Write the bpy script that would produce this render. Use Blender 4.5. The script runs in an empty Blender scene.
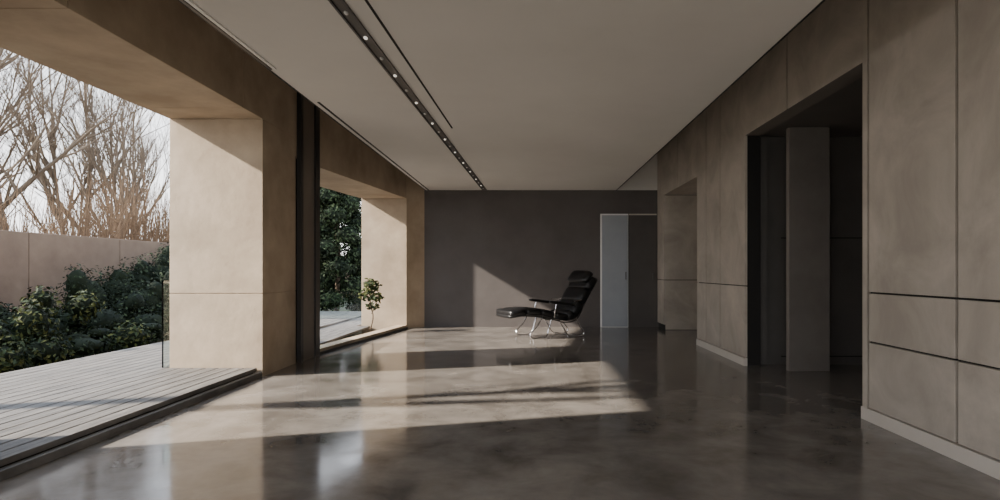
import bpy, math, random
from mathutils import Vector, Matrix
random.seed(7)
C = bpy.context.scene.collection

# ---------------------------------------------------------------- materials
def mat(name, c1, c2=None, rough=0.6, scale=2.0, bump=0.0, metal=0.0, detail=6, rough2=None,
        stretch=(1,1,1), bscale=None, spec=0.5, dist=0.0):
    m = bpy.data.materials.new(name); m.use_nodes = True
    nt = m.node_tree; b = nt.nodes['Principled BSDF']
    b.inputs['Roughness'].default_value = rough
    b.inputs['Metallic'].default_value = metal
    b.inputs['Specular IOR Level'].default_value = spec
    if c2 is None:
        b.inputs['Base Color'].default_value = (*c1, 1)
    tc = nt.nodes.new('ShaderNodeTexCoord'); mp = nt.nodes.new('ShaderNodeMapping')
    mp.inputs['Scale'].default_value = stretch
    nt.links.new(tc.outputs['Object'], mp.inputs['Vector'])
    n = nt.nodes.new('ShaderNodeTexNoise'); n.inputs['Scale'].default_value = scale
    n.inputs['Detail'].default_value = detail; n.inputs['Roughness'].default_value = 0.62
    n.inputs['Distortion'].default_value = dist
    nt.links.new(mp.outputs[0], n.inputs['Vector'])
    if c2 is not None:
        r = nt.nodes.new('ShaderNodeValToRGB')
        r.color_ramp.elements[0].position = 0.32; r.color_ramp.elements[1].position = 0.68
        r.color_ramp.elements[0].color = (*c1, 1); r.color_ramp.elements[1].color = (*c2, 1)
        nt.links.new(n.outputs['Fac'], r.inputs['Fac']); nt.links.new(r.outputs[0], b.inputs['Base Color'])
    if rough2 is not None:
        mr = nt.nodes.new('ShaderNodeMapRange')
        mr.inputs['From Min'].default_value = 0.3; mr.inputs['From Max'].default_value = 0.7
        mr.inputs['To Min'].default_value = rough; mr.inputs['To Max'].default_value = rough2
        nt.links.new(n.outputs['Fac'], mr.inputs['Value']); nt.links.new(mr.outputs[0], b.inputs['Roughness'])
    if bump:
        n2 = nt.nodes.new('ShaderNodeTexNoise'); n2.inputs['Scale'].default_value = bscale or scale*6
        n2.inputs['Detail'].default_value = 4
        nt.links.new(mp.outputs[0], n2.inputs['Vector'])
        bp = nt.nodes.new('ShaderNodeBump'); bp.inputs['Strength'].default_value = bump
        bp.inputs['Distance'].default_value = 0.02
        nt.links.new(n2.outputs['Fac'], bp.inputs['Height']); nt.links.new(bp.outputs[0], b.inputs['Normal'])
    return m

M_conc = mat('warm_concrete', (0.34,0.26,0.18), (0.50,0.395,0.285), rough=0.75, scale=1.6, bump=0.2)
M_panel = mat('wall_panel', (0.32,0.28,0.235), (0.49,0.435,0.37), rough=0.5, scale=1.5, bump=0.16, dist=.7, detail=9)
M_plinth = mat('plinth', (0.52,0.47,0.41), (0.56,0.51,0.45), rough=0.6)
M_gap = mat('shadow_gap', (0.012,0.011,0.010), rough=0.9)
M_back = mat('taupe_plaster', (0.080,0.069,0.066), (0.104,0.092,0.088), rough=0.7, scale=1.2, bump=0.08)
M_ceil = mat('ceiling_plaster', (0.62,0.595,0.56), (0.67,0.645,0.61), rough=0.8, scale=0.8)
M_floor = mat('polished_concrete', (0.105,0.093,0.082), (0.235,0.212,0.19), rough=0.07, rough2=0.17, scale=2.2, bump=0.035, bscale=4, detail=12, dist=0.3)
M_dark = mat('dark_frame', (0.022,0.02,0.019), rough=0.4)
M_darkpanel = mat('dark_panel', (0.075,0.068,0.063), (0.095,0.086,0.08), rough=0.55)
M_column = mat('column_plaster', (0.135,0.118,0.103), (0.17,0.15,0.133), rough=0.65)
M_frame = mat('bronze_frame', (0.16,0.13,0.105), (0.19,0.155,0.125), rough=0.5)
M_white = mat('white_metal', (0.72,0.71,0.70), rough=0.4)
M_deck = mat('weathered_deck', (0.075,0.069,0.063), (0.19,0.175,0.158), rough=0.7, scale=2.2, stretch=(9,0.7,1), bump=0.3)
M_ground = mat('garden_soil', (0.05,0.045,0.03), (0.10,0.10,0.05), rough=0.95, scale=1.0)
M_fence = mat('garden_wall_mat', (0.13,0.088,0.062), (0.20,0.142,0.10), rough=0.85, scale=1.2, bump=0.2)
M_bark = mat('pale_bark', (0.09,0.067,0.048), (0.175,0.135,0.098), rough=0.9, scale=4, spec=.2)
M_reed = mat('dry_reed', (0.13,0.082,0.05), (0.20,0.135,0.085), rough=0.9, scale=1, spec=.2)
M_leafd = mat('dark_leaf', (0.004,0.008,0.004), (0.012,0.019,0.008), rough=0.8, scale=3, spec=.15)
M_leafy = mat('yellow_leaf', (0.04,0.048,0.013), (0.08,0.09,0.024), rough=0.7, scale=3, spec=.2)
M_leafe = mat('evergreen_leaf', (0.014,0.025,0.010), (0.036,0.055,0.020), rough=0.7, scale=3, spec=.2)
M_leather = mat('black_leather', (0.006,0.006,0.007), rough=0.38, scale=20, bump=0.10, bscale=60)
M_chrome = mat('chrome', (0.75,0.75,0.77), rough=0.12, metal=1.0)
M_doorlt = mat('satin_door', (0.27,0.29,0.32), (0.31,0.33,0.36), rough=0.35)
M_doordk = mat('brown_door', (0.06,0.052,0.048), (0.075,0.066,0.06), rough=0.6)
def glassmat():
    m = bpy.data.materials.new('clear_glass'); m.use_nodes = True
    b = m.node_tree.nodes['Principled BSDF']
    b.inputs['Base Color'].default_value = (0.85,0.95,0.92,1); b.inputs['Roughness'].default_value = 0.02
    b.inputs['Transmission Weight'].default_value = 1.0; b.inputs['IOR'].default_value = 1.45
    return m
M_glass = glassmat()
def emis(name, col, s):
    m = bpy.data.materials.new(name); m.use_nodes = True
    b = m.node_tree.nodes['Principled BSDF']; b.inputs['Base Color'].default_value = (*col,1)
    b.inputs['Emission Color'].default_value = (*col,1); b.inputs['Emission Strength'].default_value = s
    return m
M_spot = emis('spot_lens', (1,0.93,0.82), 0.8)

# ---------------------------------------------------------------- mesh builder
class MB:
    def __init__(s): s.v=[]; s.f=[]; s.m=[]; s.mats=[]; s.smooth=[]
    def mi(s, m):
        if m not in s.mats: s.mats.append(m)
        return s.mats.index(m)
    def prism(s, pts, z0, z1, m):
        i=len(s.v); n=len(pts); k=s.mi(m)
        s.v += [(x,y,z0) for x,y in pts] + [(x,y,z1) for x,y in pts]
        fs=[tuple(i+j for j in reversed(range(n))), tuple(i+n+j for j in range(n))]
        for j in range(n):
            a=j; b=(j+1)%n; fs.append((i+a,i+b,i+n+b,i+n+a))
        s.f += fs; s.m += [k]*len(fs); s.smooth += [False]*len(fs)
    def box(s, x0,x1,y0,y1,z0,z1,m):
        s.prism([(x0,y0),(x1,y0),(x1,y1),(x0,y1)], z0,z1,m)
    def sellip(s, M, a,b,c, m, e1=0.45, e2=0.45, nu=20, nv=12):
        k=s.mi(m); i=len(s.v)
        def pw(x,e): return math.copysign(abs(x)**e, x)
        for vi in range(nv+1):
            p=-math.pi/2+math.pi*vi/nv
            for ui in range(nu):
                t=2*math.pi*ui/nu
                q=Vector((a*pw(math.cos(p),e1)*pw(math.cos(t),e2), b*pw(math.cos(p),e1)*pw(math.sin(t),e2), c*pw(math.sin(p),e1)))
                s.v.append(tuple(M@q))
        for vi in range(nv):
            for ui in range(nu):
                u2=(ui+1)%nu
                s.f.append((i+vi*nu+ui,i+vi*nu+u2,i+(vi+1)*nu+u2,i+(vi+1)*nu+ui)); s.m.append(k); s.smooth.append(True)
    def obj(s, name, bevel=0.0, parent=None, loc=(0,0,0)):
        me=bpy.data.meshes.new(name); me.from_pydata(s.v,[],s.f)
        for m in s.mats: me.materials.append(m)
        me.polygons.foreach_set('material_index', s.m); me.polygons.foreach_set('use_smooth', s.smooth); me.update()
        o=bpy.data.objects.new(name,me); C.objects.link(o); o.location=loc
        if bevel:
            bv=o.modifiers.new('bevel','BEVEL'); bv.width=bevel; bv.segments=2; bv.limit_method='ANGLE'
        if parent: o.parent=parent
        return o
def empty(name, loc=(0,0,0), rz=0):
    e=bpy.data.objects.new(name,None); C.objects.link(e); e.location=loc; e.rotation_euler=(0,0,rz); e.empty_display_size=0.2; return e
def tube(name, pts, r, m, parent=None, cyc=False, smooth=True):
    cu=bpy.data.curves.new(name,'CURVE'); cu.dimensions='3D'; cu.bevel_depth=r; cu.bevel_resolution=4
    cu.use_fill_caps=True
    sp=cu.splines.new('BEZIER' if smooth else 'POLY')
    if smooth:
        sp.bezier_points.add(len(pts)-1)
        for p,q in zip(sp.bezier_points,pts):
            p.co=q; p.handle_left_type='AUTO'; p.handle_right_type='AUTO'
    else:
        sp.points.add(len(pts)-1)
        for p,q in zip(sp.points,pts): p.co=(*q,1)
    sp.use_cyclic_u=cyc; cu.materials.append(m)
    o=bpy.data.objects.new(name,cu); C.objects.link(o)
    if parent: o.parent=parent
    return o

BACK=12.63; ZC=2.88; ZR=4.0; XR=2.70
# ---------------------------------------------------------------- floor & ground
b=MB(); b.prism([(-3.0,-2),(4.6,-2),(4.6,BACK+.1),(-3.0,BACK+.1)],-0.15,0,M_floor); b.obj('floor')
b=MB(); b.box(-60,-3.01,-30,70,-0.3,-0.12,M_ground); b.box(-3.01,40,-30,-2.3,-0.3,-0.12,M_ground); b.obj('garden_ground')

# ---------------------------------------------------------------- ceiling
b=MB()
b.box(-2.17,1.83,-2,BACK-.005,ZC,ZC+.12,M_ceil)
b.box(-2.185,-2.17,-2,BACK-.005,ZC-.004,ZC+.12,M_gap)
b.box(1.83,1.845,-2,BACK-.005,ZC-.004,ZC+.12,M_gap)
b.obj('ceiling')
b=MB(); b.box(-4.1,4.7,-2.1,BACK+.25,ZR,ZR+.2,M_ceil); b.obj('ceiling_upper')
# linear downlight channel
dl=empty('track_light')
b=MB()
p0=Vector((-1.21,3.2)); p1=Vector((-0.93,12.55)); dv=(p1-p0).normalized(); nv=Vector((dv.y,-dv.x))
def strip(b,p0,p1,w,z0,z1,m):
    d=(p1-p0).normalized(); n=Vector((d.y,-d.x))*w/2
    b.prism([tuple(p0-n),tuple(p0+n),tuple(p1+n),tuple(p1-n)][::1],z0,z1,m)
strip(b,p0+nv*-.038,p1+nv*-.038,.014,ZC-.018,ZC+.001,M_dark)
strip(b,p0+nv*.038,p1+nv*.038,.014,ZC-.018,ZC+.001,M_dark)
strip(b,p0,p1,.062,ZC-.006,ZC+.001,M_darkpanel)
b.obj('channel',parent=dl)
b=MB()
for i in range(21):
    t=p0+dv*(0.7+i*0.42)
    Mx=Matrix.Translation((t.x,t.y,ZC-.010))
    b.sellip(Mx,.014,.028,.009,M_spot if i%2 else M_white,1,1,12,6)
b.obj('spot_lenses',parent=dl)
b=MB(); strip(b,Vector((-1.03,3.2)),Vector((-0.91,7.1)),.018,ZC-.004,ZC+.001,M_gap); b.obj('trim_1')
# left curtain rail
b=MB(); b.box(-2.13,-2.105,2.0,5.0,ZC-.012,ZC+.001,M_white); b.box(-2.165,-2.14,2.0,5.0,ZC-.012,ZC+.001,M_dark); b.obj('trim_2')
b=MB(); b.box(-2.12,-2.095,6.0,BACK-.02,ZC-.004,ZC+.001,M_gap); b.obj('trim_3')

# ---------------------------------------------------------------- back wall
b=MB(); b.box(-3.4,4.6,BACK,BACK+.2,-.05,ZC,M_back); b.box(-3.4,4.6,BACK,BACK+.2,ZC,ZR,M_ceil); b.obj('wall_back')
b=MB(); b.box(1.50,2.085,BACK-.035,BACK-.001,0.0,2.38,M_white); b.box(1.53,2.075,BACK-.045,BACK-.03,0.01,2.35,M_doorlt)
b.box(2.02,2.035,BACK-.09,BACK-.045,1.0,1.16,M_dark)
b.obj('door_1')
b=MB(); b.box(2.095,2.68,BACK-.03,BACK-.001,0.0,2.35,M_doordk); b.box(2.085,2.095,BACK-.035,BACK-.001,0,2.38,M_gap)
b.box(2.095,2.68,BACK-.036,BACK-.001,2.355,2.38,M_plinth)
b.box(2.60,2.615,BACK-.08,BACK-.03,1.0,1.14,M_dark)
b.obj('door_2')

# ---------------------------------------------------------------- right wall
b=MB(); g=.007; gv=.014
def rpan(ys, zs):
    for y0,y1 in zip(ys[:-1],ys[1:]):
        for z0,z1 in zip(zs[:-1],zs[1:]):
            b.box(XR,XR+.03,y0+gv,y1-gv,z0+g,z1-g,M_panel)
O1=(4.86,7.50); O2=(9.64,12.0); ZO1=2.88; ZO2=2.70
b.box(XR+.03,XR+.2,-2,O1[0]-.01,0,ZR,M_gap)
b.box(XR+.03,XR+.2,O1[0]-.01,O1[1]+.0,ZO1+.01,ZR,M_gap)
b.box(XR+.03,XR+.2,O1[1]+.01,O2[0]-.01,0,ZR,M_gap)
b.box(XR+.03,XR+.2,O2[0]-.01,O2[1],ZO2+.01,ZR,M_gap)
b.box(XR+.03,XR+.2,O2[1]+.01,BACK,0,ZR,M_gap)
rpan([-2,-.4,.9,2.35,3.79,4.78],[.10,.63,1.02,ZR]); rpan([4.78,4.874],[.0,ZR])
rpan([O1[0]-.014,6.28,O1[1]+.014],[ZO1-.006,ZR])
rpan([O1[1]-.014,8.48,9.15,O2[0]+.014],[.10,1.0,ZR])
rpan([O2[0]-.014,10.9,O2[1]+.014],[ZO2-.006,ZR])
rpan([O2[1]-.014,BACK],[0.1,1.0,ZR])
b.box(XR+.001,XR+.2,O1[0]-.02,O1[0],0,ZO1,M_panel)
b.box(XR+.001,XR+.2,O1[0],O1[1],ZO1,ZO1+.01,M_column)
b.box(XR+.001,XR+.2,O2[0]-.012,O2[0],0,ZO2,M_panel)
b.box(XR+.001,XR+1.2,O2[0],O2[1],ZO2,ZO2+.02,M_panel)
for z0,z1 in ((.0,1.0),(1.0,ZO2)):
    b.box(XR+.031,XR+1.2,O2[1],O2[1]+.03,z0+g,z1-g,M_panel)
b.box(XR+.031,XR+1.2,O2[1]+.03,O2[1]+.1,0,ZO2,M_gap)
b.box(XR+1.2,XR+1.3,O2[0]-.1,O2[1]+.1,0,ZR,M_panel)
b.box(XR+.2,XR+1.2,O2[0]-.1,O2[0],0,ZO2,M_panel)
b.obj('wall_right',bevel=.002)
b=MB(); b.box(XR-.012,XR+.03,-2,4.86,0,.098,M_plinth); b.obj('baseboard_right')
b=MB(); b.box(XR-.012,XR+.03,7.5,9.64,0,.098,M_plinth); b.obj('baseboard_right.001')
# hallway behind opening 1
b=MB()
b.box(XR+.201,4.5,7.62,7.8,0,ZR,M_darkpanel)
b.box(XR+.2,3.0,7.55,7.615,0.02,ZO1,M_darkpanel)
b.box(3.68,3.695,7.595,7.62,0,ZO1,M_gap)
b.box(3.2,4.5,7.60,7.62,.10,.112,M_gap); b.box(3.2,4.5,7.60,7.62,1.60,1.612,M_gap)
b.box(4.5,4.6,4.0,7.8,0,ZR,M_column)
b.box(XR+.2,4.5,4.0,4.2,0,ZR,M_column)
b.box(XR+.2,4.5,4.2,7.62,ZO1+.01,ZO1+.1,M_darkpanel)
b.obj('wall_hall')
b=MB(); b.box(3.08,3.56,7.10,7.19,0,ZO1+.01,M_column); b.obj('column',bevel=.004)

# ---------------------------------------------------------------- left wall
XL=-3.0; XO=-4.05; D1=6.76; D2=7.72; D3=12.25
b=MB()
for z0,z1 in ((-.12,.93),(.938,2.9)):
    b.box(XO,XL,D1,D2,z0,z1,M_conc)
b.box(XO+.008,XL-.008,D1+.008,D2-.008,.5,3.0,M_conc)
b.prism([(XO,1.6),(XL,1.6),(XL,3.36),(XO,3.72)],-.12,2.9,M_conc)  # off-frame pier, its outer end splayed to trim the floor sun patch
for y0,y1 in ((-2.1,1.5),(1.508,3.9),(3.908,6.3),(6.308,D2)):  # no wall under the lintel behind the camera, left open for fill light
    b.box(XO,XL,y0,y1,2.903,ZR,M_conc)
ZL2=2.66
b.prism([(XO,D2),(XL,D2),(XL,8.5),(-2.5,D3),(-3.42,D3),(XO+.1,8.5)],ZL2,ZR,M_conc)
b.prism([(-3.42,D3),(-2.5,D3),(-2.2,BACK),(-3.42,BACK)],-.12,ZR,M_conc)
b.obj('wall_left',bevel=.004)
# unseen end of the room, opened up to let in fill light
b=MB(); b.box(-4.1,4.7,-2.2,-2.0,2.9,ZR,M_conc)
b.box(2.7,4.7,-2.2,-2.0,-.1,2.9,M_conc)
b.obj('wall_front')
b=MB()
for x in (-3.0,-1.1,.8,2.64): b.box(x,x+.06,-2.15,-2.08,0,2.9,M_dark)
b.obj('fill_opening_frame')  # bare mullions made up to frame the fill opening

# sliding door stack
w=empty('window_1')
b=MB()
b.box(-2.995,-2.94,7.74,7.82,.0,ZR-.01,M_dark)
b.box(-2.995,-2.965,7.82,8.28,.0,ZR-.01,M_frame)
b.box(-2.995,-2.94,8.28,8.44,.0,ZR-.01,M_dark)
b.box(-3.10,-3.03,7.74,8.40,.06,2.65,M_dark)
b.obj('frame',parent=w)
b=MB()
b.prism([(-3.2,8.5),(-3.0,8.5),(-2.5,D3),(-2.7,D3)],-.0,.075,M_conc)
b.prism([(-2.995,8.5),(-2.975,8.5),(-2.475,D3),(-2.495,D3)],.0,.03,M_dark)
b.obj('trim_4')

# ---------------------------------------------------------------- deck
def y0at(x): return 3.375+(-3.0-x)*.35+.01
b=MB(); x=-3.06; k=0
b.box(-3.06,-3.001,y0at(-3.06),D1-.01,-.12,.055,M_deck)
while x>-5.6:
    if x-.129>XO-.03: b.prism([(x-.129,y0at(x-.129)),(x,y0at(x)),(x,D1-.012),(x-.129,D1-.012)],.06,.10,M_deck)
    elif x>XO-.001: b.box(x-.129,x,3.79,D1-.012,.06,.10,M_deck)
    else: b.box(x-.129,x,-2.0,16,.06,.10,M_deck)
    x-=.143; k+=1
b.prism([(-4.3,3.95),(-3.1,3.50),(-3.1,D1-.02),(-4.3,D1-.02)],-.12,.058,M_gap)
b.box(-5.6,-4.3,-2,16,-.12,.058,M_gap)
x=-3.24
while x>-4.1:
    b.box(x-.135,x,7.74,D3-.02 if x>-3.43 else 16,.02,.06,M_deck); x-=.143
b.obj('wood_deck',bevel=.003)
gl=MB(); gl.box(-4.13,-4.112,6.75,9.4,.101,1.08,M_glass); gl.obj('glass_balustrade')
gl=MB(); gl.box(-5.2,-3.6,13.6,13.615,.101,.70,M_glass); gl.obj('glass_screen')

# ---------------------------------------------------------------- garden wall
b=MB(); y=-6
while y<40:
    b.box(-9.2,-9.0,y+.006,y+2.4-.006,-.2,1.88,M_fence); y+=2.4
b.obj('garden_wall',bevel=.01)
b=MB(); b.box(-9.2,6,42,42.2,-.2,2.2,M_fence); b.obj('boundary_wall')

# ---------------------------------------------------------------- vegetation
def leafmesh(blobs, n, size, mats, core=True, b=None, seed=1, fill=.72):
    b=b or MB()
    rnd=random.Random(seed)
    tot=sum(r[0]*r[1]*r[2] for _,r in blobs)
    for c,r in blobs:
        if core:
            b.sellip(Matrix.Translation(c), r[0]*fill,r[1]*fill,r[2]*fill, mats[0],1,1,10,7)
        for i in range(int(n*r[0]*r[1]*r[2]/tot)):
            d=Vector((rnd.gauss(0,1),rnd.gauss(0,1),rnd.gauss(0,1))).normalized()
            q=rnd.uniform(.62,1.1)+ .1*math.sin(d.x*9+c[0])*math.cos(d.z*8)
            p=Vector(c)+Vector((d.x*r[0],d.y*r[1],d.z*r[2]))*q
            if p.z<0.0: continue
            nrm=(d+Vector((rnd.uniform(-1,1),rnd.uniform(-1,1),rnd.uniform(-.3,1))) ).normalized()
            t=nrm.cross(Vector((rnd.uniform(-1,1),rnd.uniform(-1,1),rnd.uniform(-1,1)))).normalized(); u=nrm.cross(t)
            s=size*rnd.uniform(.6,1.3); i0=len(b.v)
            b.v += [tuple(p-t*s),tuple(p+u*s*.45+nrm*s*.12),tuple(p+t*s),tuple(p-u*s*.45+nrm*s*.12)]
            b.f.append((i0,i0+1,i0+2,i0+3)); b.m.append(b.mi(mats[rnd.randrange(len(mats))])); b.smooth.append(False)
    return b
rr=random.Random(5)
bl=[]
def ztop(y): return .80 if y<10 else (.80+ (y-10)*.42 if y<12.8 else 2.0)
y=6.0
while y<15.2:
    for xx in (-8.1,-7.4,-6.75):
        f={-8.1:1.0,-7.4:.82,-6.75:.55}[xx]
        h=ztop(y)*f*rr.uniform(.75,1.1); R=rr.uniform(.38,.55)
        bl.append(((xx+rr.uniform(-.12,.12),y+rr.uniform(-.2,.2),h*.5),(min(R,.5),R,h*.55)))
        bl.append(((xx+rr.uniform(-.2,.2),y+rr.uniform(-.3,.3),h*.82),(.22,.26,h*.3)))
    y+=.7
lb=leafmesh(bl,46000,.036,[M_leafd,M_leafd,M_leafd,M_leafe],seed=2)
bl=[((-6.35+rr.uniform(-.1,.1),yy,.22),(.28,.34,.26)) for yy in (6.4,7.2,7.9,9.6)]
bl+=[((-6.6,8.0,.60),(.22,.26,.3)),((-6.5,7.2,.5),(.2,.22,.25)),((-6.9,9.3,.75),(.22,.26,.25)),((-7.0,8.6,.85),(.2,.2,.25))]
leafmesh(bl,3600,.042,[M_leafd,M_leafy,M_leafe],b=lb,seed=3)
lb.obj('garden_shrubs',loc=(0,0,-.12))

# evergreen tree beyond second opening
ev=empty('evergreen_tree',(-5.7,17.8,-.12))
bl=[]
for i in range(34):
    h=.25+i*.115; rad=.35+1.0*math.sin(min(1,(4.6-h)/4.0)*math.pi*.55)
    a=i*2.4; bl.append(((math.cos(a)*rad*.55,math.sin(a)*rad*.55,h),(.44,.44,.30)))
leafmesh(bl,20000,.055,[M_leafd,M_leafd,M_leafe,M_leafe],seed=4,fill=.7).obj('foliage',parent=ev)
tube('trunk',[(0,0,0),(0.03,0,1.5),(0,0,3.6)],.07,M_bark,ev)
for loc,s in [((-8.0,22.5,-.12),.9),((-4.6,22.0,-.12),.7)]:
    e2=empty('evergreen_tree',loc,1.3); e2.scale=(s,s,s)
    for chd in list(ev.children):
        o=bpy.data.objects.new(chd.name.split('.')[0],chd.data); C.objects.link(o); o.parent=e2

# sapling next to pier
sp=empty('sapling',(-3.02,11.5,.06))
tube('stem',[(-.02,0,0),(.03,0,.25),(-.03,.02,.5),(.02,0,.85)],.012,M_bark,sp)
tube('branch',[(-.0,0,.3),(.08,0,.45),(.10,-.03,.62)],.007,M_bark,sp)
leafmesh([((0,0,.85),(.15,.15,.13)),((-.1,.02,.66),(.14,.13,.11)),((.1,-.03,.62),(.13,.12,.10)),((.02,0,.45),(.13,.11,.07))],420,.045,[M_leafe,M_leafy],core=False,seed=6).obj('leaves',parent=sp)

# bare trees
def bare(name, seed, H=8.0, r0=.13, spread=1.0, cnts=(11,6,4,3)):
    rnd=random.Random(seed)
    cu=bpy.data.curves.new(name,'CURVE'); cu.dimensions='3D'; cu.bevel_depth=1.0; cu.bevel_resolution=1; cu.use_fill_caps=False
    def br(p,d,L,r,lev):
        n=6 if lev<2 else 4
        pts=[(p.copy(),r)]; q=p.copy(); dd=d.copy(); ch=[]
        for i in range(n):
            dd=(dd+Vector((rnd.gauss(0,.13),rnd.gauss(0,.13),rnd.gauss(0,.08)+.05))).normalized()
            q=q+dd*L/n; rr=r*(1-.8*(i+1)/n); pts.append((q.copy(),max(rr,.003)))
            ch.append((q.copy(),dd.copy(),max(rr,.003)))
        s=cu.splines.new('POLY'); s.points.add(len(pts)-1)
        for a,(c,rad) in zip(s.points,pts): a.co=(*c,1); a.radius=rad
        if lev<4:
            for j in range(cnts[lev]):
                t=rnd.uniform(.18 if lev==0 else .15,1)*(len(ch)-1); c,cd,cr=ch[int(t)]
                az=rnd.uniform(0,6.283); side=Vector((math.cos(az),math.sin(az),rnd.uniform(-.1,.5)))
                nd=(cd*.8+side*.65*spread).normalized()
                br(c,nd,L*rnd.uniform(.38,.6),min(cr*.75,r*.5),lev+1)
    br(Vector((0,0,0)),Vector((rnd.uniform(-.1,.1),rnd.uniform(-.1,.1),1)).normalized(),H,r0,0)
    cu.materials.append(M_bark)
    return cu
cus=[bare('bare_tree_a',1,8.5,.14,1.2,(11,6,4,3)),bare('bare_tree_b',5,8.0,.11,.9,(11,6,4,3)),bare('bare_tree_c',9,9.0,.10,.42,(15,6,4,3))]
for i,(x,y,k,s,rz) in enumerate([(-12.8,15.0,0,1.0,0),(-13.8,18.6,1,.9,1),(-13.6,20.6,2,.85,2),(-16.5,16.5,1,1.1,3),
        (-19,28,2,1.0,.5),(-13.0,13.2,2,.9,4.4),(-12.4,17.6,2,.7,.3),(-9.6,23,1,.8,2.2),(-18,20.5,2,1.1,3.5),(-15,19.8,2,.95,1.9)]):
    o=bpy.data.objects.new('bare_tree',cus[k]); C.objects.link(o); o.location=(x,y,-.15); o.rotation_euler=(0,0,rz); o.scale=(s,s,s)
cj=bare('shadow_caster_tree',21,8.5,.15,.7,(9,4,2,1))  # unseen tree added to streak the floor sun patch with its shadow
o=bpy.data.objects.new('shadow_caster_tree',cj); C.objects.link(o); o.location=(-7.2,4.05,-.15)
# dry reed hedge
cu=bpy.data.curves.new('dry_hedge','CURVE'); cu.dimensions='3D'; cu.bevel_depth=1; cu.bevel_resolution=0
rnd=random.Random(11)
for i in range(5200):
    y=rnd.uniform(8,36); x=-rnd.uniform(10.0,12.2)-max(0,(y-24))*.2; h=rnd.uniform(1.9,3.2)+ (.35*math.sin(y*1.3))+max(0,min(y-13,4))*.2
    s=cu.splines.new('POLY'); s.points.add(3); dx,dy=rnd.gauss(0,.3),rnd.gauss(0,.3)
    for j,pt in enumerate(s.points):
        t=j/3; pt.co=(x+dx*t*t+rnd.gauss(0,.03),y+dy*t*t+rnd.gauss(0,.05),-.15+h*t,1); pt.radius=.012*(1-.7*t)
cu.materials.append(M_reed); o=bpy.data.objects.new('dry_hedge',cu); C.objects.link(o)

# ---------------------------------------------------------------- lounge chair
ch=empty('lounge_chair',(.43,10.95,0),math.radians(25)); ch.scale=(1.13,1.13,1.02)
W=.32
b=MB()
prof=[(-.86,.420),(-.60,.455),(-.34,.440),(-.10,.385),(.12,.335),(.25,.38),(.38,.60),(.51,.82),(.63,1.03)]
segs=[(Vector((x0,0,z0)),Vector((x1,0,z1))) for (x0,z0),(x1,z1) in zip(prof[:-1],prof[1:])]
for i,(a,c) in enumerate(segs):
    d=(c-a); L=d.length; mid=(a+c)/2; d.normalize(); n=Vector((-d.z,0,d.x))
    t=.055 if i<4 else .088
    Mx=Matrix(((d.x,0,n.x,mid.x+n.x*.02),(0,1,0,0),(d.z,0,n.z,mid.z+n.z*.02),(0,0,0,1)))
    b.sellip(Mx,L*.56,W,t,M_leather,.42,.32,28,12)
    b.sellip(Mx@Matrix.Translation((0,0,-.05)),L*.62,W*.96,.034,M_leather,.4,.3,20,8)
a=Vector((.51,0,.90)); c=Vector((.65,0,1.10)); d=(c-a).normalized(); n=Vector((-d.z,0,d.x)); mid=(a+c)/2+n*.085
b.sellip(Matrix(((d.x,0,n.x,mid.x),(0,1,0,0),(d.z,0,n.z,mid.z),(0,0,0,1))),.125,W*.96,.07,M_leather,.6,.4,24,12)
b.obj('leather_cushions',parent=ch)
b=MB()
for s in (-1,1):
    b.sellip(Matrix.Translation((-.02,s*.37,.60))@Matrix.Rotation(math.radians(8),4,'Y'),.23,.038,.026,M_leather,.5,.4,20,8)
b.obj('arm_pads',parent=ch)
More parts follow.
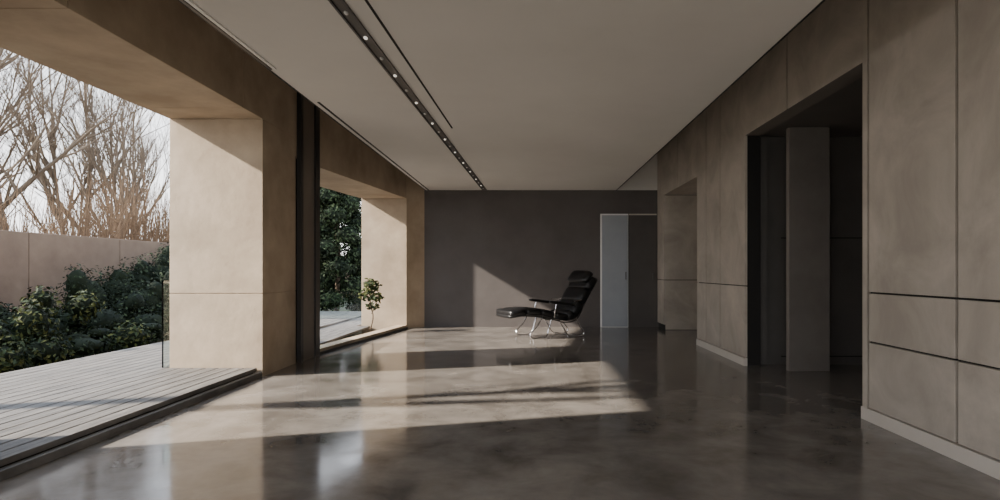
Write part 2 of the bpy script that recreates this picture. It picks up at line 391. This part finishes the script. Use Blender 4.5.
for s in (-1,1):
    y=s*.27
    tube('side_frame_front',[(-.30,y,.40),(-.40,y,.22),(-.52,y,.03),(-.48,y,.014),(-.32,y,.014),(-.26,y,.03),(-.20,y,.18),(-.16,y,.33)],.010,M_chrome,ch)
    tube('side_frame_rear',[(-.02,y,.30),(.06,y,.16),(.16,y,.02),(.21,y,.014),(.38,y,.014),(.42,y,.04),(.34,y,.20),(.27,y,.34)],.010,M_chrome,ch)
    tube('arm_support',[(-.12,s*.30,.36),(-.14,s*.36,.48),(-.12,s*.365,.59)],.010,M_chrome,ch)
    tube('arm_support_rear',[(.18,s*.365,.63),(.28,s*.34,.64),(.40,s*.29,.66)],.010,M_chrome,ch)
    tube('seat_rail',[(-.70,y,.40),(-.36,y,.37),(-.10,y,.31),(.10,y,.26),(.29,y,.31),(.41,y,.54),(.56,y,.85)],.011,M_dark,ch)
tube('cross_bar',[(-.40,-.27,.014),(-.40,.27,.014)],.009,M_chrome,ch,smooth=False)
tube('cross_bar_rear',[(.30,-.27,.014),(.30,.27,.014)],.009,M_chrome,ch,smooth=False)

# ---------------------------------------------------------------- light
sun=bpy.data.lights.new('sun','SUN'); sun.energy=18.5; sun.angle=math.radians(1.2); sun.color=(1,.91,.79)
so=bpy.data.objects.new('sun',sun); C.objects.link(so); so.location=(-10,0,8)
so.rotation_euler=Vector((1,.28,-.58)).to_track_quat('-Z','Y').to_euler()
wd=bpy.data.worlds.new('sky'); bpy.context.scene.world=wd; wd.use_nodes=True; nt=wd.node_tree
bg=nt.nodes['Background']; tc=nt.nodes.new('ShaderNodeTexCoord'); sx=nt.nodes.new('ShaderNodeSeparateXYZ')
rp=nt.nodes.new('ShaderNodeValToRGB'); e=rp.color_ramp.elements
e[0].position=0.0; e[0].color=(.97,.95,.93,1); e[1].position=.6; e[1].color=(.58,.69,.86,1)
nt.links.new(tc.outputs['Generated'],sx.inputs[0]); nt.links.new(sx.outputs['Z'],rp.inputs[0]); nt.links.new(rp.outputs[0],bg.inputs[0])
bg.inputs[1].default_value=4.2

cam=bpy.data.cameras.new('camera'); co=bpy.data.objects.new('camera',cam); C.objects.link(co)
co.location=(0,0,1.2); co.rotation_euler=(math.pi/2,0,0); cam.sensor_width=36; cam.lens=21.6
cam.shift_x=-.029; cam.shift_y=.020; cam.clip_start=.05; cam.clip_end=300
bpy.context.scene.camera=co
